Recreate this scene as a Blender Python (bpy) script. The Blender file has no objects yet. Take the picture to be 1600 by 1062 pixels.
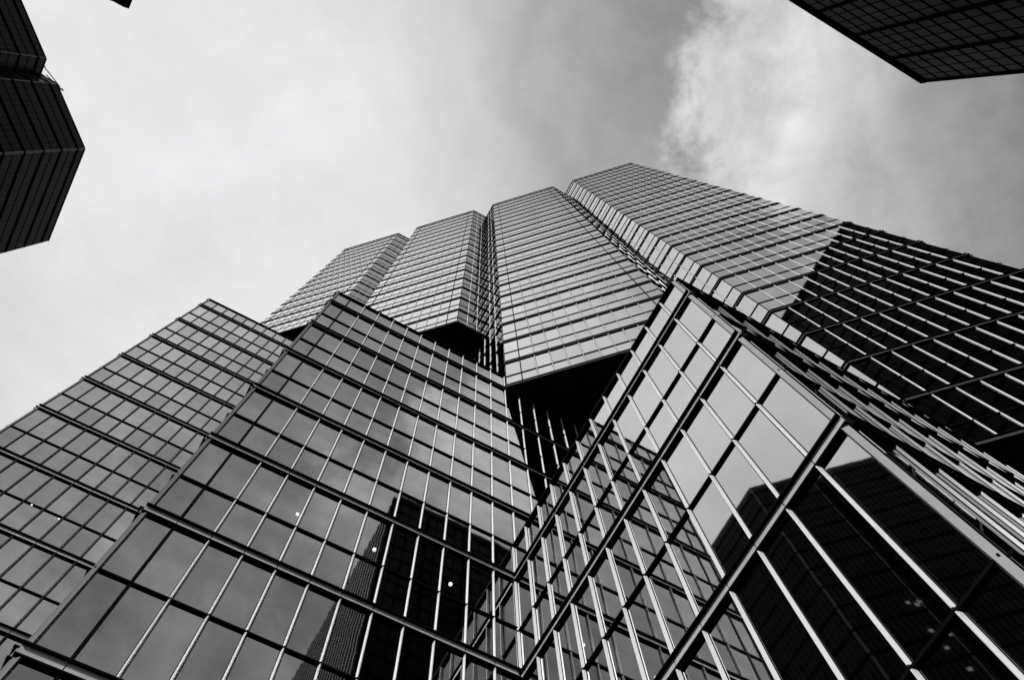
import bpy, math, random
from mathutils import Vector, Matrix
from mathutils.bvhtree import BVHTree

random.seed(7)
scene = bpy.context.scene
col = scene.collection
S = 0.76            # metres per facade module
EYE = 1.6           # camera height above the pavement

# ------------------------------------------------------------------ camera
CAM_R = ((0.87797366, 0.45374178, 0.15257997),
         (-0.47772269, 0.85091744, 0.21845033),
         (-0.03071292, -0.26468455, 0.96384584))
FPX = 1227.18
cam_data = bpy.data.cameras.new('camera')
cam_data.sensor_width = 36.0
cam_data.lens = 36.0 * FPX / 1600.0
cam_data.clip_start = 0.05
cam_data.clip_end = 5000.0
cam = bpy.data.objects.new('camera', cam_data)
col.objects.link(cam)
_m = Matrix(((CAM_R[0][0], -CAM_R[0][1], -CAM_R[0][2]),
             (CAM_R[1][0], -CAM_R[1][1], -CAM_R[1][2]),
             (CAM_R[2][0], -CAM_R[2][1], -CAM_R[2][2])))
cam.matrix_world = Matrix.Translation((0, 0, EYE)) @ _m.to_4x4()
scene.camera = cam

# ------------------------------------------------------------------ sky and sun
SUN_DIR = Vector((-0.72, -0.42, 0.62)).normalized()
SUN_EL = math.asin(SUN_DIR.z)
SUN_AZ = math.atan2(SUN_DIR.x, SUN_DIR.y)

world = bpy.data.worlds.new('World')
scene.world = world
world.use_nodes = True
NT = world.node_tree
NT.nodes.clear()


def wn(kind, **kw):
    n = NT.nodes.new(kind)
    for k, v in kw.items():
        setattr(n, k, v)
    return n


def wmath(op, a, b=None, c=None, clamp=False):
    n = wn('ShaderNodeMath', operation=op)
    n.use_clamp = clamp
    for i, v in enumerate((a, b, c)):
        if v is None:
            continue
        if isinstance(v, (int, float)):
            n.inputs[i].default_value = v
        else:
            NT.links.new(v, n.inputs[i])
    return n.outputs[0]


def wramp(fac, stops):
    n = wn('ShaderNodeValToRGB')
    n.color_ramp.interpolation = 'EASE'
    els = n.color_ramp.elements
    while len(els) < len(stops):
        els.new(0.5)
    for e, (p, v) in zip(els, stops):
        e.position = p
        e.color = (v, v, v, 1)
    NT.links.new(fac, n.inputs[0])
    return n.outputs[0]


def wnoise(vec, scale, detail, rough=0.55, dist=0.0):
    n = wn('ShaderNodeTexNoise')
    n.inputs['Scale'].default_value = scale
    n.inputs['Detail'].default_value = detail
    n.inputs['Roughness'].default_value = rough
    n.inputs['Distortion'].default_value = dist
    NT.links.new(vec, n.inputs['Vector'])
    return n.outputs[0]


def wsmooth(v, lo, hi):
    n = wn('ShaderNodeMapRange')
    n.interpolation_type = 'SMOOTHSTEP'
    n.inputs[1].default_value = lo
    n.inputs[2].default_value = hi
    NT.links.new(v, n.inputs[0])
    return n.outputs[0]


tc = wn('ShaderNodeTexCoord')
sep = wn('ShaderNodeSeparateXYZ')
NT.links.new(tc.outputs['Generated'], sep.inputs[0])
zc = wmath('MAXIMUM', sep.outputs[2], 0.16)
a_ = wmath('DIVIDE', sep.outputs[0], zc)
b_ = wmath('DIVIDE', sep.outputs[1], zc)
comb = wn('ShaderNodeCombineXYZ')
NT.links.new(a_, comb.inputs[0])
NT.links.new(b_, comb.inputs[1])
plane = comb.outputs[0]
# cloud cover varies across the sky: an overcast sheet on the sun's side, then broken cloud
c_ = wmath('ADD', wmath('MULTIPLY', a_, 0.88), wmath('MULTIPLY', b_, -0.48))
n_big = wnoise(plane, 3.2, 7.0, 0.58, 0.15)
n_wisp = wnoise(plane, 7.0, 9.0, 0.64, 0.15)
n_soft = wnoise(plane, 4.5, 6.0, 0.55, 0.3)
cw = wmath('ADD', c_, wmath('MULTIPLY', wmath('SUBTRACT', n_big, 0.5), 0.28))
cw = wmath('ADD', cw, wmath('MULTIPLY', wmath('SUBTRACT', n_wisp, 0.5), 0.20))
f_ = wmath('MULTIPLY_ADD', cw, 0.5, 0.4, clamp=True)     # -0.8..1.2 -> 0..1
cover = wramp(f_, [(0.0, .66), (0.20, .74), (0.33, .77), (0.385, .66), (0.445, .43), (0.518, .345),
                   (0.548, .70), (0.60, .78), (0.645, .60), (0.70, .38), (0.76, .30), (1.0, .40)])
tex = wmath('MULTIPLY_ADD', wmath('SUBTRACT', n_wisp, 0.5), wmath('MULTIPLY_ADD', wsmooth(c_, -0.15, 0.15), 1.0, wmath('MULTIPLY_ADD', wsmooth(wmath('MULTIPLY', b_, -1.0), 0.10, 0.40), 0.5, 0.26)), 1.0)
tex = wmath('MULTIPLY', tex, wmath('MULTIPLY_ADD', wmath('SUBTRACT', n_soft, 0.5), 0.38, 1.0))
# further over, out of view, an added grey sheet darkens the glass reflections
back = wsmooth(wmath('MULTIPLY', b_, -1.0), 0.36, 0.70)
cover = wmath('ADD', wmath('MULTIPLY', cover, wmath('SUBTRACT', 1.0, back)), wmath('MULTIPLY', back, 0.36))
cloud = wmath('MULTIPLY', cover, tex)
refl_dim = wmath('MULTIPLY', wsmooth(wmath('MULTIPLY', b_, -1.0), 0.04, 0.34), wsmooth(wmath('MULTIPLY', a_, -1.0), -0.02, 0.34))  # sky mostly out of view, dimmed to darken the double reflections
cloud = wmath('MULTIPLY', cloud, wmath('MULTIPLY_ADD', refl_dim, -0.20, 1.0))
# the sheet dims away from the sun
sunw = wmath('ADD', wmath('MULTIPLY', sep.outputs[0], -0.30), wmath('MULTIPLY', sep.outputs[1], 0.55))
dim = wmath('MULTIPLY_ADD', sunw, 0.55, 1.0)
dim = wmath('MINIMUM', wmath('MAXIMUM', dim, 0.45), 1.12)
cloud = wmath('MULTIPLY', cloud, dim)
sky = wn('ShaderNodeTexSky')
sky.sky_type = 'NISHITA'
sky.sun_disc = False
sky.sun_elevation = SUN_EL
sky.sun_rotation = SUN_AZ
bw = wn('ShaderNodeRGBToBW')
NT.links.new(sky.outputs[0], bw.inputs[0])
total = wmath('ADD', wmath('MULTIPLY', cloud, 0.97), wmath('MULTIPLY', bw.outputs[0], 0.004))
tint = wn('ShaderNodeCombineXYZ')
NT.links.new(wmath('MULTIPLY', total, 1.0), tint.inputs[0])
NT.links.new(wmath('MULTIPLY', total, 0.985), tint.inputs[1])
NT.links.new(wmath('MULTIPLY', total, 1.006), tint.inputs[2])
bg = wn('ShaderNodeBackground')
NT.links.new(tint.outputs[0], bg.inputs[0])
bg.inputs[1].default_value = 1.0
wo = wn('ShaderNodeOutputWorld')
NT.links.new(bg.outputs[0], wo.inputs[0])

sun_data = bpy.data.lights.new('sun', 'SUN')
sun_data.energy = 4.5
sun_data.angle = math.radians(1.0)
sun_data.color = (1.0, 0.99, 0.985)
sun = bpy.data.objects.new('sun', sun_data)
sun.rotation_euler = SUN_DIR.to_track_quat('Z', 'Y').to_euler()
sun.location = (-60, -30, 160)
col.objects.link(sun)

vs = scene.view_settings
vs.view_transform = 'Standard'
vs.look = 'None'
vs.exposure = 0.0
vs.gamma = 1.0
vs.use_curve_mapping = False
scene.render.resolution_x = 1024
scene.render.resolution_y = 679
scene.render.engine = 'CYCLES'
scene.cycles.max_bounces = 8
scene.cycles.glossy_bounces = 6
scene.cycles.diffuse_bounces = 2
scene.cycles.caustics_reflective = False
scene.cycles.caustics_refractive = False
scene.cycles.use_denoising = True

# ------------------------------------------------------------------ materials


def mat(name, base, rough=0.4, metal=0.0, ior=1.5, vary=0.0, noise=None, bump=None, rvar=None, spec=0.5):
    m = bpy.data.materials.new(name)
    m.use_nodes = True
    t = m.node_tree
    p = t.nodes['Principled BSDF']
    p.inputs['Base Color'].default_value = (base, base * .99, base * 1.01, 1)
    p.inputs['Roughness'].default_value = rough
    p.inputs['Metallic'].default_value = metal
    p.inputs['IOR'].default_value = ior
    p.inputs['Specular IOR Level'].default_value = spec
    tcn = t.nodes.new('ShaderNodeTexCoord')
    val = None
    if vary:
        oi = t.nodes.new('ShaderNodeObjectInfo')
        mr = t.nodes.new('ShaderNodeMapRange')
        mr.inputs[3].default_value = base * (1 - vary)
        mr.inputs[4].default_value = base * (1 + vary)
        t.links.new(oi.outputs['Random'], mr.inputs[0])
        val = mr.outputs[0]
    if noise:
        sc, amp = noise
        nz = t.nodes.new('ShaderNodeTexNoise')
        nz.inputs['Scale'].default_value = sc
        nz.inputs['Detail'].default_value = 6
        t.links.new(tcn.outputs['Object'], nz.inputs['Vector'])
        ma = t.nodes.new('ShaderNodeMapRange')
        ma.inputs[1].default_value = 0.25
        ma.inputs[2].default_value = 0.75
        ma.inputs[3].default_value = 1 - amp
        ma.inputs[4].default_value = 1 + amp
        t.links.new(nz.outputs[0], ma.inputs[0])
        mu = t.nodes.new('ShaderNodeMath')
        mu.operation = 'MULTIPLY'
        if val is None:
            mu.inputs[0].default_value = base
        else:
            t.links.new(val, mu.inputs[0])
        t.links.new(ma.outputs[0], mu.inputs[1])
        val = mu.outputs[0]
    if val is not None:
        cc = t.nodes.new('ShaderNodeCombineColor')
        for i in range(3):
            t.links.new(val, cc.inputs[i])
        t.links.new(cc.outputs[0], p.inputs['Base Color'])
    if rvar:
        nz = t.nodes.new('ShaderNodeTexNoise')
        nz.inputs['Scale'].default_value = rvar[0]
        nz.inputs['Detail'].default_value = 5
        t.links.new(tcn.outputs['Object'], nz.inputs['Vector'])
        ma = t.nodes.new('ShaderNodeMapRange')
        ma.inputs[1].default_value = 0.3
        ma.inputs[2].default_value = 0.75
        ma.inputs[3].default_value = rvar[1]
        ma.inputs[4].default_value = rvar[2]
        t.links.new(nz.outputs[0], ma.inputs[0])
        t.links.new(ma.outputs[0], p.inputs['Roughness'])
    if bump:
        sc, st, di = bump
        nz = t.nodes.new('ShaderNodeTexNoise')
        nz.inputs['Scale'].default_value = sc
        nz.inputs['Detail'].default_value = 2
        oi = t.nodes.new('ShaderNodeObjectInfo')
        va = t.nodes.new('ShaderNodeVectorMath')
        va.operation = 'SCALE'
        va.inputs[0].default_value = (17.0, 31.0, 23.0)
        t.links.new(oi.outputs['Random'], va.inputs['Scale'])
        vb = t.nodes.new('ShaderNodeVectorMath')
        t.links.new(tcn.outputs['Object'], vb.inputs[0])
        t.links.new(va.outputs[0], vb.inputs[1])
        t.links.new(vb.outputs[0], nz.inputs['Vector'])
        b = t.nodes.new('ShaderNodeBump')
        b.inputs['Strength'].default_value = st
        b.inputs['Distance'].default_value = di
        t.links.new(nz.outputs[0], b.inputs['Height'])
        t.links.new(b.outputs[0], p.inputs['Normal'])
    return m


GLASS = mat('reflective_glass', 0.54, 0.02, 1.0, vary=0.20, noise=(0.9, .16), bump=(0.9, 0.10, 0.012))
GLASS_L = mat('pale_glass', 0.86, 0.02, 1.0, vary=0.14, noise=(0.9, .12), bump=(0.9, 0.10, 0.012))
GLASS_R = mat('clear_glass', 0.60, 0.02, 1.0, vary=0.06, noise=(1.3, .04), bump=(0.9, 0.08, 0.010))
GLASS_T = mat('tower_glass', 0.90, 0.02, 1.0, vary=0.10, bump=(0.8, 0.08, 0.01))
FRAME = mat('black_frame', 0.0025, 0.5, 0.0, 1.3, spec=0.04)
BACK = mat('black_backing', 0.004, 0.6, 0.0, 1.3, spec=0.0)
METAL = mat('satin_aluminium', 0.90, 0.28, 0.35, 1.45)
DULLM = mat('darkened_aluminium', 0.06, 0.35, 0.35, 1.4, noise=(2.0, .1))  # aluminium colour darkened against bright sun on fins and tower bands
CHANNEL = mat('brushed_channel', 0.58, 0.34, 0.45, 1.45, noise=(2.0, .12), rvar=(3.0, .26, .42))
TRIM = mat('grey_trim', 0.05, 0.5, 0.0, 1.3, noise=(2.0, .15), spec=.3)
TRIM_R = mat('pale_trim', 0.22, 0.5, 0.0, 1.3, noise=(2.0, .15), spec=.3)
SOFFIT = mat('black_soffit', 0.006, 0.5, 0.0, 1.3, spec=0.05)
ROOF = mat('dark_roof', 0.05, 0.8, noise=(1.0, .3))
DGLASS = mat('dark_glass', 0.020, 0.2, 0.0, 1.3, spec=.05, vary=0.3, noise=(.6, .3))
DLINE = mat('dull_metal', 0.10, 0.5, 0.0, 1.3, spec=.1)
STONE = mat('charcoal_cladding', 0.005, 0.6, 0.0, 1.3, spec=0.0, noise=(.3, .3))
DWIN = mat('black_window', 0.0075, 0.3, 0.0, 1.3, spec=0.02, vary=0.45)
DARKFIN = mat('shaded_fin_metal', 0.07, 0.35, 0.3, 1.3, noise=(4.0, .1))  # fin metal darkened: shade of the unlit sides put into the colour
GREYFIN = mat('grey_pier', 0.024, 0.6, 0.0, 1.3, noise=(.8, .25))
ASPHALT = mat('asphalt', 0.05, 0.9, noise=(2.0, .3))
PAVE = mat('paving', 0.12, 0.85, noise=(1.5, .2))
LAMP = bpy.data.materials.new('lamp_glow')
LAMP.use_nodes = True
_p = LAMP.node_tree.nodes['Principled BSDF']
_p.inputs['Base Color'].default_value = (.9, .9, .9, 1)
_p.inputs['Emission Color'].default_value = (1, 1, 1, 1)
_p.inputs['Emission Strength'].default_value = 1.0

# ------------------------------------------------------------------ helpers


class MB:
    """collects faces (module units, local) for one mesh"""

    def __init__(self):
        self.v, self.f, self.m = [], [], []

    def box(self, x0, x1, y0, y1, z0, z1, mi=0):
        b = len(self.v)
        self.v += [(x, y, z) for z in (z0, z1) for y in (y0, y1) for x in (x0, x1)]
        for q in ((0, 2, 3, 1), (4, 5, 7, 6), (0, 1, 5, 4), (2, 6, 7, 3), (0, 4, 6, 2), (1, 3, 7, 5)):
            self.f.append(tuple(b + i for i in q))
            self.m.append(mi)

    def prism(self, poly, z0, z1, mi=0, mtop=None, mbot=None):
        b, n = len(self.v), len(poly)
        self.v += [(x, y, z0) for x, y in poly] + [(x, y, z1) for x, y in poly]
        for i in range(n):
            j = (i + 1) % n
            self.f.append((b + i, b + j, b + n + j, b + n + i))
            self.m.append(mi)
        self.f.append(tuple(b + n + i for i in range(n)))
        self.m.append(mi if mtop is None else mtop)
        self.f.append(tuple(b + i for i in reversed(range(n))))
        self.m.append(mi if mbot is None else mbot)

    def bar(self, p, q, r, mi=0):
        p, q = Vector(p), Vector(q)
        d = (q - p).normalized()
        up = Vector((0, 0, 1)) if abs(d.z) < .9 else Vector((1, 0, 0))
        s = d.cross(up).normalized() * r
        t = d.cross(s).normalized() * r
        b = len(self.v)
        for c in (p, q):
            self.v += [tuple(c + s + t), tuple(c - s + t), tuple(c - s - t), tuple(c + s - t)]
        for i in range(4):
            j = (i + 1) % 4
            self.f.append((b + i, b + j, b + 4 + j, b + 4 + i))
            self.m.append(mi)
        self.f += [(b + 3, b + 2, b + 1, b), (b + 4, b + 5, b + 6, b + 7)]
        self.m += [mi, mi]

    def mesh(self, name, mats):
        me = bpy.data.meshes.new(name)
        me.from_pydata([(x * S, y * S, z * S) for x, y, z in self.v], [], self.f)
        for m in mats:
            me.materials.append(m)
        me.polygons.foreach_set('material_index', self.m)
        me.update()
        return me


def link(name, me, parent=None, loc=(0, 0, 0)):
    o = bpy.data.objects.new(name, me)
    col.objects.link(o)
    o.parent = parent
    o.location = (loc[0] * S, loc[1] * S, loc[2] * S)
    return o


def thing(name, label, cat, base, group=None):
    o = bpy.data.objects.new(name, None)
    col.objects.link(o)
    o.empty_display_size = 2
    o.location = (base[0] * S, base[1] * S, 0)
    o['label'] = label
    o['category'] = cat
    if group:
        o['group'] = group
    return o


GZ = -EYE / S       # ground level in module units above the eye


def to_px(p):
    d = [sum(CAM_R[i][k] * p[i] for i in range(3)) for k in range(3)]
    if d[2] <= 0.02:
        return None
    return 800 + FPX * d[0] / d[2], 531 + FPX * d[1] / d[2]


# ---- the masses, used for the walls and to find which pieces are in view
def shaft_poly(s0, s1, D=22.0, B=40.0):
    fl = ((D + s0 * 2 ** .5) / 2, (D - s0 * 2 ** .5) / 2)
    fr = ((D + s1 * 2 ** .5) / 2, (D - s1 * 2 ** .5) / 2)
    return [fl, fr, (fr[0] + B, fr[1]), (fr[0] + B, fl[1] + B), (fl[0], fl[1] + B)]


def rect(u0, u1, v0, v1):
    return [(u0, v0), (u1, v0), (u1, v1), (u0, v1)]


K = 22.0 / 20.5
W1 = dict(poly=rect(-15.56, 30, 26.67, 75), z0=GZ, z1=73.4)
W2 = dict(poly=rect(-3.45, 34, 13.6, 60), z0=GZ, z1=48.9)
W3 = dict(poly=rect(8.45, 46, 1.553, 50), z0=GZ, z1=27.35)
TOPZ = 150.4 * K
SH = [dict(s0=-35.35, s1=-23.7, z0=82.2 * K), dict(s0=-19.65, s1=-7.55, z0=63.2 * K),
      dict(s0=-3.42, s1=9.12, z0=43.25 * K), dict(s0=13.45, s1=25.65, z0=23.6 * K)]
for q in SH:
    q['poly'] = shaft_poly(q['s0'], q['s1'])
    q['z1'] = TOPZ


def bvh_of(masses):
    vv, ff = [], []
    for m in masses:
        mb = MB()
        mb.prism(m['poly'], m['z0'], m['z1'])
        b = len(vv)
        vv += mb.v
        ff += [tuple(b + i for i in f) for f in mb.f]
    return BVHTree.FromPolygons([Vector(v) for v in vv], ff)


OCC = bvh_of([W1, W2, W3] + SH)


def seen(p):
    """module-space point: in the frame and not hidden behind a mass"""
    q = to_px(p)
    if q is None or not (-20 < q[0] < 1620 and -20 < q[1] < 1082):
        return False
    d = Vector(p)
    L = d.length
    hit = OCC.ray_cast(Vector((0, 0, 0)), d / L, L - 0.12)
    return hit[0] is None


MESHES = {}


def cached(key, fn):
    if key not in MESHES:
        MESHES[key] = fn()
    return MESHES[key]


BAND_H = 0.185


def band_mesh(L, mods, x0=0.0, e0=0.10, e1=0.10, mats=None, sc=1.0):
    def fn():
        mb = MB()
        mb.box(-e0, L + e1, 0.0, .125 * sc, -BAND_H, -BAND_H + .05, 0)       # lower lip
        mb.box(-e0, L + e1, 0.0, .165 * sc, BAND_H - .05, BAND_H, 0)         # upper lip
        edges = [-e0] + [m for m in mods if 0.02 < m < L - .02] + [L + e1]
        for a, b in zip(edges[:-1], edges[1:]):
            mb.box(a + .012, b - .012, 0.0, .080 * sc, -BAND_H + .05, BAND_H - .05, 1)
        return mb.mesh('floor_band', [FRAME, mats or CHANNEL])
    return cached(('band', round(L, 3), len(mods), round(mods[0], 3), e0, e1, id(mats), sc), fn)


def fin_mesh(segs, w, nose, dep, mats, nm='mullion', plate=.018):
    mb = MB()
    for a, b in segs:
        mb.box(-w / 2 - plate, w / 2 + plate, .0, .034, a, b, 1)          # black gasket, also painting in the fin's dark reflection on the glass
        poly = [(-w / 2, .03), (-nose / 2, dep), (nose / 2, dep), (w / 2, .03)][::-1]
        mb.prism(poly, a, b)
    return mb.mesh(nm, list(mats) + [FRAME])


def facade(parent, pbase, P0, P1, n, z0, roof, bands, transoms, mods, heavy=(), glass=GLASS, fin=METAL,
           trim_at=(), skip=None, fw=.085, fn_=.02, fd=.105, e=(0.0, 0.0), sc=1.0, lamp=None,
           finlo=None, name='facade', chan=None, trim_mat=None, heavy_w=.085):
    """one glazed face. mods: distances of the mullions along the face measured from P0.
    returns (facade object, list of pane records)"""
    n = Vector((n[0], n[1]))
    t = Vector((n.y, -n.x))
    P0, P1 = Vector(P0), Vector(P1)
    L = (P1 - P0).length
    if (P1 - P0).dot(t) < 0:
        P0, P1 = P1, P0
        mods = sorted(L - m for m in mods)
        heavy = [L - m for m in heavy]
        trim_at = [L - m for m in trim_at]
        e = (e[1], e[0])
    mb = MB()
    mb.box(0.004, L - 0.004, .003, .03, z0, roof - .05, 0)
    mb.box(-.02, L + .02, -.25, .16, roof - .05, roof + .04, 1)      # coping
    fo = link(name, mb.mesh(name, [BACK, FRAME]), parent, (P0.x - pbase[0], P0.y - pbase[1], EYE / S))
    fo.rotation_euler.z = math.atan2(t.y, t.x)
    # floor bands and transoms
    for z in bands:
        if z0 - .3 <= z < roof:
            link('floor_band', band_mesh(L, mods, 0, e[0], e[1], chan, sc), fo, (0, .03, z))
    tm = None
    for z in transoms:
        if z0 < z < roof:
            if tm is None:
                b2 = MB()
                b2.box(.01, L - .01, 0.0, .09 * sc, -.03, .03)
                tm = b2.mesh('transom', [FRAME])
            link('transom', tm, fo, (0, .03, z))
    # rows of panes
    lines = [(roof - .06, 0.0)] + [(z, BAND_H) for z in bands if z0 - .3 <= z < roof] + \
            [(z, .03) for z in transoms if z0 < z < roof] + [(z0, 0.0)]
    lines.sort()
    rows = [(a[0] + a[1], b[0] - b[1]) for a, b in zip(lines[:-1], lines[1:]) if b[0] - b[1] - a[0] - a[1] > .2]
    xs = [0.0] + [m for m in mods if .05 < m < L - .05] + [L]
    recs = []
    for (ra, rb) in rows:
        for xa, xb in zip(xs[:-1], xs[1:]):
            cx, cz = (xa + xb) / 2, (ra + rb) / 2
            wp = P0 + t * cx + n * .06
            p = (wp.x, wp.y, cz)
            if skip and skip(p, rb):
                continue
            # size of the pane in the photograph
            cor = []
            for xx in (xa, xb):
                for zz in (ra, rb):
                    w_ = P0 + t * xx + n * .06
                    cor.append(to_px((w_.x, w_.y, zz)))
            area = 0
            if None not in cor:
                a, b, c, d = cor
                area = abs((d[0] - a[0]) * (c[1] - b[1]) - (d[1] - a[1]) * (c[0] - b[0])) / 2
            vis = area > 0 and (seen(p) or any(
                seen(((P0 + t * xx + n * .06).x, (P0 + t * xx + n * .06).y, zz))
                for xx in (xa + .1, xb - .1) for zz in (ra + .1, rb - .1)))
            recs.append((area if vis else 0, fo, xa, xb, ra, rb, glass))
    # mullions: one object per column, broken at each floor band
    bz = sorted([z for z in bands if z0 - .3 <= z < roof])
    cuts = [z0 + .02] + [z for z in bz] + [roof - .05]
    segs = []
    for i, (a, b) in enumerate(zip(cuts[:-1], cuts[1:])):
        a2 = a + (BAND_H + .01 if i > 0 else 0)
        b2 = b - (BAND_H + .01 if i < len(cuts) - 2 else 0)
        inner = [z for z in transoms if a2 < z < b2]
        pts = [a2] + [v for z in inner for v in (z - .045, z + .045)] + [b2]
        for k in range(0, len(pts), 2):
            if pts[k + 1] - pts[k] > .15:
                segs.append((pts[k], pts[k + 1]))
    key = (id(fo),)
    fm = fin_mesh(segs, fw, fn_, fd, [fin])
    hm = None
    for m in mods:
        if not (.04 < m < L - .04):
            continue
        wp = P0 + t * m
        sg = fm
        if finlo and finlo(wp):
            zlo = finlo(wp)
            s2 = [(max(a, zlo), b) for a, b in segs if b > zlo + .2]
            sg = fin_mesh(s2, fw, fn_, fd, [fin])
        if any(abs(m - h) < .05 for h in heavy):
            if hm is None:
                hm = fin_mesh(segs, heavy_w, heavy_w * .8, .07, [FRAME], 'corner_mullion', .004)
            link('corner_mullion', hm, fo, (m, .03, 0))
        else:
            link('mullion', sg, fo, (m, .03, 0))
    # bevelled metal strips at the outer corners
    for c in trim_at:
        tm_ = MB()
        s = 1 if c < L / 2 else -1
        for i, (a, b) in enumerate(zip(cuts[:-1], cuts[1:])):
            poly = [(c, .03), (c - s * .02, .09), (c + s * .10, .145), (c + s * .16, .03)]
            if s > 0:
                poly = poly[::-1]
            tm_.prism(poly, a + (BAND_H if i else 0), b - (BAND_H if i < len(cuts) - 2 else 0))
        link('corner_trim', tm_.mesh('corner_trim', [trim_mat or TRIM]), fo)
    return fo, recs


def glaze(parent, pbase, recs, limit=300, rest='pane_field', tilt=.0016):
    """the panes that show largest become objects of their own, the others one mesh"""
    recs = sorted(recs, key=lambda r: -r[0])
    big = [r for r in recs[:limit] if r[0] > 12]
    small = recs[len(big):]
    for (_, fo, xa, xb, ra, rb, gl) in big:
        w, h = xb - xa - .03, rb - ra - .01

        def fn(w=w, h=h, gl=gl):
            m = MB()
            m.box(-w / 2, w / 2, 0, .02, -h / 2, h / 2)
            return m.mesh('pane', [gl])
        me = cached(('pane', round(w, 2), round(h, 2), gl.name), fn)
        o = link('pane', me, fo, ((xa + xb) / 2, .034, (ra + rb) / 2))
        o.rotation_euler = (random.gauss(0, tilt), 0, random.gauss(0, tilt))
    groups = {}
    for r in small:
        groups.setdefault((r[6].name), []).append(r)
    mb, mats = MB(), []
    for (_, fo, xa, xb, ra, rb, gl) in small:
        if gl not in mats:
            mats.append(gl)
        mi = mats.index(gl)
        ang = fo.rotation_euler.z
        ca, sa = math.cos(ang), math.sin(ang)
        ox, oy = fo.location.x / S, fo.location.y / S
        w, h = xb - xa - .03, rb - ra - .01
        # a little out-of-plumb per pane, as real glazing
        r1, r2 = random.gauss(0, tilt), random.gauss(0, tilt)
        b = len(mb.v)
        cx, cz = (xa + xb) / 2, (ra + rb) / 2
        for (y_, zz) in ((0, -1), (0, 1)):
            pass
        pts = []
        for y_ in (.030, .056):
            for sx, sz in ((-1, -1), (1, -1), (1, 1), (-1, 1)):
                lx, lz = cx + sx * w / 2, cz + sz * h / 2
                ly = y_ + (sx * w / 2 * r2 + sz * h / 2 * r1 if y_ > .05 else 0)
                pts.append((ox + lx * ca - ly * sa, oy + lx * sa + ly * ca, lz + EYE / S))
        mb.v += pts
        for q in ((4, 7, 6, 5), (0, 4, 5, 1), (1, 5, 6, 2), (2, 6, 7, 3), (3, 7, 4, 0)):
            mb.f.append(tuple(b + i for i in q))
            mb.m.append(mi)
    if mb.v:
        o = link(rest, mb.mesh(rest, mats), parent)
        o['kind'] = 'stuff'
        return o


def core(parent, pbase, poly, z0, z1, name='core_wall', m=None):
    mb = MB()
    mb.prism([(x - pbase[0], y - pbase[1]) for x, y in poly], z0 + EYE / S, z1 + EYE / S, 0, 1, 2)
    return link(name, mb.mesh(name, m or [BACK, ROOF, SOFFIT]), parent)


def steps(a, b, step=1.0):
    out, x = [], a
    while x < b - 1e-6:
        out.append(x)
        x += step
    return out


# ------------------------------------------------------------------ the ground
gm = MB()
gm.box(-2500, 2500, -2500, 2500, -.6, 0)
g = link('ground', gm.mesh('ground', [ASPHALT]))
g['kind'] = 'structure'
pm = MB()
pm.box(-40, 60, -22, 26, 0.005, .16)
pv = link('pavement', pm.mesh('pavement', [PAVE]))
pv['kind'] = 'structure'

# ------------------------------------------------------------------ podium blocks
# tall block at the left
base = (-15.56, 26.67)
t1 = thing('glass_block', 'tallest stepped glass block, at far left, grey panes with black transoms against bare sky',
           'building', base, 'stepped glass blocks')
core(t1, base, W1['poly'], W1['z0'], W1['z1'])
b1 = [71.05 - 5.38 * i for i in range(14)]
tr1 = [z - 2.93 for z in b1]
fo1, r = facade(t1, base, (-15.56, 26.67), (30, 26.67), (0, -1), GZ, 73.4, b1, tr1,
               [0.98] + steps(1.98, 45.5), heavy=[.98], trim_at=[0.0], e=(.06, 0), glass=GLASS_L, fin=DARKFIN, fw=.10, fn_=.03)
_, rs = facade(t1, base, (-15.56, 26.67), (-15.56, 60), (-1, 0), GZ, 73.396, b1, tr1, steps(.98, 33),
               glass=GLASS_L, fin=DARKFIN, fw=.10, fn_=.03)
glaze(t1, base, r + rs, 300, 'pane_field')

# middle block
base = (-3.45, 13.6)
t2 = thing('glass_block', 'middle stepped glass block mirroring a dark tower in its lower panes',
           'building', base, 'stepped glass blocks')
core(t2, base, W2['poly'], W2['z0'], W2['z1'])
b2 = [46.36, 41.06, 35.76, 30.46, 25.16, 19.95, 13.92, 6.5]
tr2 = [43.45, 38.12, 32.82, 27.5, 22.23, 17.0, 9.0, 2.2]
hid2 = lambda p, zt: (p[0] > 8.4 and zt < 27.2)
fo2, r = facade(t2, base, (-3.45, 13.6), (34, 13.6), (0, -1), GZ, 48.9, b2, tr2,
                [0.92] + steps(1.92, 37.3), heavy=[.92], trim_at=[0.0], e=(.06, 0), skip=hid2,
                finlo=lambda w: 27.0 if w.x > 8.4 else None)
_, rs = facade(t2, base, (-3.45, 13.6), (-3.45, 26.6), (-1, 0), GZ, 48.896, b2, tr2, steps(.98, 12.8))
glaze(t2, base, r + rs, 300, 'pane_field')

# low block at the right, two faces in view
base = (8.45, 1.553)
t3 = thing('glass_block', 'lowest stepped glass block with a sharp corner and pale sky in its upper panes',
           'building', base, 'stepped glass blocks')
core(t3, base, W3['poly'], W3['z0'], W3['z1'])
b3 = [25.1, 19.8, 13.57, 6.2]
tr3 = [22.05, 16.8, 8.87, 2.0]
_, ra = facade(t3, base, (8.45, 1.553), (8.45, 13.55), (-1, 0), GZ, 27.35, b3, tr3,
               [0.95] + steps(1.95, 12.0), trim_at=[0.0], e=(.06, 0), fw=.085, fd=.115, glass=GLASS_R, trim_mat=TRIM_R)
_, rb = facade(t3, base, (8.45, 1.553), (46, 1.553), (0, -1), GZ, 27.35, b3, tr3,
               [0.95] + steps(1.95, 37.4), e=(.0, 0), fw=.07, fd=.085, fn_=.03, glass=GLASS_R, fin=DULLM, chan=FRAME)
glaze(t3, base, ra + rb, 300, 'pane_field')

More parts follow.
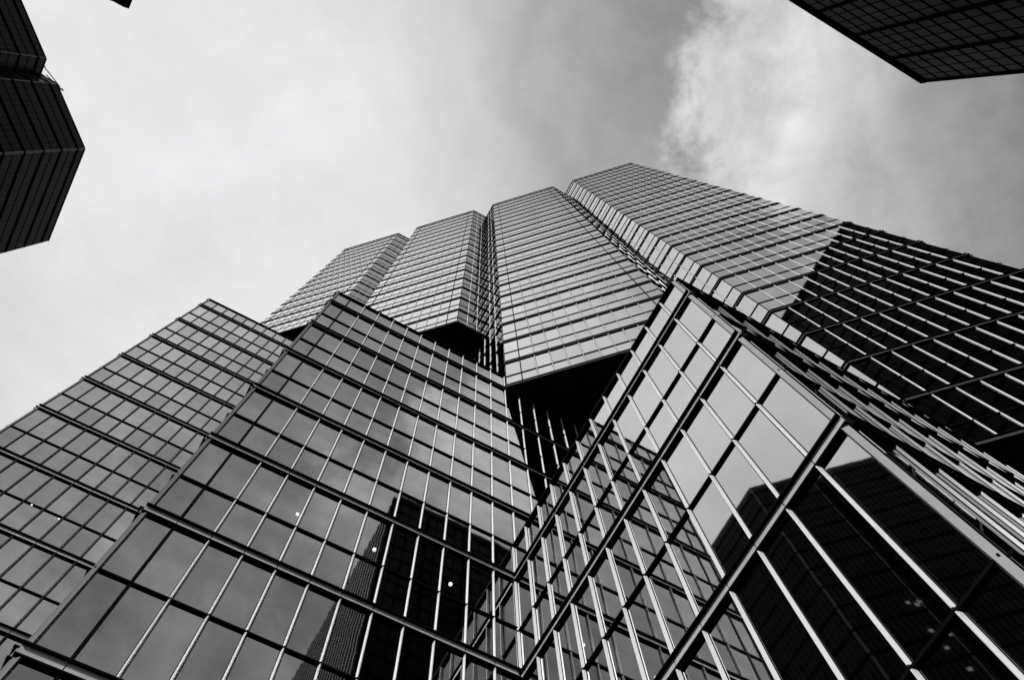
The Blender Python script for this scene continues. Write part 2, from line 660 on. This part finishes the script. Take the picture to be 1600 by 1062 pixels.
# ------------------------------------------------------------------ the main tower, four shafts
base = (SH[2]['poly'][0][0], SH[2]['poly'][0][1])
tw = thing('glass_tower', 'tall mirrored glass tower of four notched shafts rising behind the stepped blocks',
           'skyscraper', base)
tb = [(48.1 + 4.97 * i) * K for i in range(-4, 21)]
tt = [(z / K + 2.14) * K for z in tb]
recs = []
for k, q in enumerate(SH):
    p = q['poly']
    sh = core(tw, base, p, q['z0'], q['z1'], 'shaft_wall')
    L = q['s1'] - q['s0']
    bb = [z for z in tb if z > q['z0'] + 1] + [q['z0'] + .2]
    tt2 = [z for z in tt if z > q['z0'] + 1] + [min(tb, key=lambda z: abs(z - q['z0'] - 5)) - 2.85 * K]
    st = L / 12
    nm = ['front_facade', 'side_facade']
    _, r = facade(tw, base, p[0], p[1], (-.70710678, -.70710678), q['z0'], q['z1'], bb, tt2,
                  [st * i for i in range(1, 12)], heavy=([st] if k == 3 else [st, L - st]) if k < 3 else [],
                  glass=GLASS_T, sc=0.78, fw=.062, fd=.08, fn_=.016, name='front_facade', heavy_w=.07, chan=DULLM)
    recs += r
    # right-hand return
    dep = 5.0 if k < 3 else 30
    if k < 3:
        dep = SH[k + 1]['poly'][0][0] - p[1][0]
        lo = 40.0
        _, r = facade(tw, base, p[1], (p[1][0] + dep - .01, p[1][1]), (0, -1), q['z0'], q['z1'], bb, tt2,
                      [dep * i / 3 for i in (1, 2)], glass=GLASS, fw=.08, fd=.085, fn_=.03, sc=0.78, name='side_facade', chan=DULLM)  # darker glass colour than the front stands for the dim sky mirrored here
    else:
        _, r = facade(tw, base, p[1], (p[1][0] + dep, p[1][1]), (0, -1), q['z0'], q['z1'], bb, tt2,
                      steps(1, dep), glass=GLASS_T, fw=.08, fd=.085, fn_=.03, sc=0.78, name='side_facade', chan=DULLM)
    recs += r
    # left-hand return, running back to the block behind
    dl = 12.0 if k else 30
    _, r = facade(tw, base, p[0], (p[0][0], p[0][1] + dl), (-1, 0), q['z0'], q['z1'], bb, tt2,
                  steps(.98, dl, .98), glass=GLASS_R, fw=.08, fd=.085, fn_=.03, sc=0.78, name='side_facade', chan=DULLM)  # darker glass colour than the front tones down this face's bright reflection
    recs += r
    # parapet and soffit panel
glaze(tw, base, recs, 300, 'pane_field', tilt=.0012)

# ------------------------------------------------------------------ small lights behind the panes
def plane_point(px, py, v):
    d = ((px - 800) / FPX, (py - 531) / FPX, 1.0)
    w = [sum(CAM_R[i][k] * d[k] for k in range(3)) for i in range(3)]
    t = v / w[1]
    return [c * t for c in w]


def lamp_mesh(r):
    mb = MB()
    for k, (rr, y) in enumerate(((r, 0.0), (r * .85, .6 * r), (r * .45, .95 * r))):
        mb.v += [(rr * math.cos(a * math.pi / 5), y, rr * math.sin(a * math.pi / 5)) for a in range(10)]
    for k in range(2):
        for a in range(10):
            b = (a + 1) % 10
            mb.f.append((k * 10 + a, k * 10 + 10 + a, k * 10 + 10 + b, k * 10 + b))
            mb.m.append(0)
    mb.f.append(tuple(range(29, 19, -1)))
    mb.m.append(0)
    return mb.mesh('light', [LAMP])


for (px, py, fob, v, r) in ((585, 858, fo2, 13.6, .065), (704, 912, fo2, 13.6, .065), (465, 803, fo2, 13.6, .055),
                            (50, 788, fo1, 26.67, .055), (92, 810, fo1, 26.67, .04)):
    P = plane_point(px, py, v - .06)
    fx, fy = fob.matrix_basis.translation.x / S, 0
    L = 45.56 if fob is fo1 else 37.45
    x0 = (-15.56 if fob is fo1 else -3.45)
    link('light', lamp_mesh(r), fob, (L - (P[0] - x0), .056, P[2]))

# ------------------------------------------------------------------ the sister tower at the left edge
ZS = 117.0
A, B, C = (-55.3, 23.9), (-48.8, 30.4), (-48.8, 45.3)
E_, F_ = (-57.7, 21.5), (-72.7, 6.5)
base = B
ts = thing('dark_tower', 'dark glass tower at left edge with thin pale mullions and a notched flat roof', 'skyscraper', base)
core(ts, base, [A, B, C, (-85, 45.3), (-85, 23.9)], GZ, ZS, 'shaft_wall')
core(ts, base, [F_, E_, (-57.7, 40), (-95, 40), (-95, 6.5)], GZ, ZS + .02, 'shaft_wall')
sb = [ZS - 2.0 - 4.4 * i for i in range(27)]
stt = [z - 2.2 for z in sb]
recs = []
for P0, P1, n, hv in ((A, B, (.70710678, -.70710678), 1), (B, C, (1, 0), 1), (F_, E_, (.70710678, -.70710678), 1),
                      (E_, (-57.7, 23.88), (1, 0), 0), ((-57.68, 23.9), A, (0, -1), 0)):
    L = (Vector(P1) - Vector(P0)).length
    k = max(1, round(L / .78))
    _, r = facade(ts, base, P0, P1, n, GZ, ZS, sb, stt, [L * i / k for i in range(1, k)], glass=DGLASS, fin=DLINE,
                  fw=.07, fd=.05, fn_=.06, sc=0.9, chan=FRAME, trim_at=[0.0, L] if hv else [], trim_mat=TRIM_R)
    recs += r
glaze(ts, base, recs, 0, 'pane_field')
# a few offices with the light on beside the notch
lm = MB()
lm.box(-.24, .24, 0, .03, -.24, .24)
LITWIN = bpy.data.materials.new('lit_window')
LITWIN.use_nodes = True
_p = LITWIN.node_tree.nodes['Principled BSDF']
_p.inputs['Base Color'].default_value = (.2, .2, .2, 1)
_p.inputs['Emission Color'].default_value = (1, 1, 1, 1)
_p.inputs['Emission Strength'].default_value = 0.15
lm = lm.mesh('lit_window', [LITWIN])
for x, zz in ((.45, 81.4), (.95, 81.0), (1.7, 81.6), (.5, 74.7), (1.0, 75.2), (1.9, 76.4), (2.0, 73.0), (1.6, 69.2)):
    w_ = Vector(A) + Vector((.70710678, .70710678)) * (x - .3) + Vector((.70710678, -.70710678)) * .075
    o = link('lit_window', lm, ts, (w_.x - base[0], w_.y - base[1], zz + EYE / S))
    o.rotation_euler.z = math.atan2(-.7071, -.7071)
# roof rig over the notch
mb = MB()
z = ZS + EYE / S
for p, q in (((-57.9, 23.6, z + .1), (-54.6, 24.6, z + 1.2)), ((-57.9, 24.3, z + .1), (-54.6, 24.6, z + 1.2)),
             ((-57.9, 22.6, z + .5), (-54.9, 24.2, z + .5)), ((-56.9, 23.5, z), (-56.2, 24.1, z + 1.1)),
             ((-54.8, 24.4, z), (-54.8, 24.4, z + 1.2)), ((-57.7, 22.6, z), (-57.7, 22.6, z + .6))):
    mb.bar((p[0] - base[0], p[1] - base[1], p[2]), (q[0] - base[0], q[1] - base[1], q[2]), .05)
link('roof_rig', mb.mesh('roof_rig', [FRAME]), ts)

# ------------------------------------------------------------------ the black building at the upper right
ZR = 135.0
U0, U1, VF, VB = 16.5, 60.0, -40.5, -95.0
base = (U0, VF)
tr = thing('black_building', 'black slab building with a faint window grid filling the upper right corner', 'building', base)
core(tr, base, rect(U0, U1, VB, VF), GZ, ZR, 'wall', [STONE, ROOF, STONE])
mb = MB()
mb.box(-.25, U1 - U0 + .25, -.3, .35, ZR - 1.6 + EYE / S, ZR + .1 + EYE / S)
link('parapet', mb.mesh('parapet', [STONE]), tr)
# piers on the front, windows between them
for i in range(7):
    mb = MB()
    x = i * (U1 - U0) / 6
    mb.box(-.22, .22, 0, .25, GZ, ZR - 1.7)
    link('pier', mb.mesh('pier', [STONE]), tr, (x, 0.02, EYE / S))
wm = MB()
wm.box(-.80, .80, 0, .05, -1.42, 1.42)
wm = wm.mesh('window', [DWIN])
hid = MB()
px_ = (U1 - U0) / 24
for j in range(38):
    zc_ = ZR - 4.0 - 3.55 * j
    for i in range(24):
        if i % 4 == 0:
            pass
        x = (i + .5) * px_
        P = (U0 + x, VF + .05, zc_)
        q = to_px(P)
        if q and -10 < q[0] < 1610 and -10 < q[1] < 1072:
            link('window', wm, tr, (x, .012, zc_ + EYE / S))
        else:
            hid.box(x - .80, x + .80, .012, .062, zc_ - 1.42 + EYE / S, zc_ + 1.42 + EYE / S)
o = link('window_field', hid.mesh('window_field', [DWIN]), tr)
o['kind'] = 'stuff'
# the street side carries close-set grey fins
fm = MB()
fm.box(-.35, 0, -.14, .14, GZ, ZR - 1.6)
fm = fm.mesh('fin', [GREYFIN])
for i in range(29):
    link('fin', fm, tr, (-.01, -1.0 - i * 1.85, EYE / S))

# ------------------------------------------------------------------ the sliver of a building at the top left
base = (-25.8, 5.0)
ty = thing('black_building', 'tiny black building corner poking in at the top edge near the left', 'building', base)
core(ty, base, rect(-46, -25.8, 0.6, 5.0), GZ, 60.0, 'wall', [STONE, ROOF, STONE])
mb = MB()
mb.box(-20.3, .12, -4.5, .12, 60 - .9 + EYE / S, 60.0 + EYE / S)
link('parapet', mb.mesh('parapet', [STONE]), ty)
wm2 = MB()
wm2.box(0, .05, -.75, .75, -1.2, 1.2)
wm2 = wm2.mesh('window', [DWIN])
for j in range(12):
    for i in range(2):
        link('window', wm2, ty, (.02, -1.2 - i * 2.0, 60 - 3.2 - 3.6 * j + EYE / S))
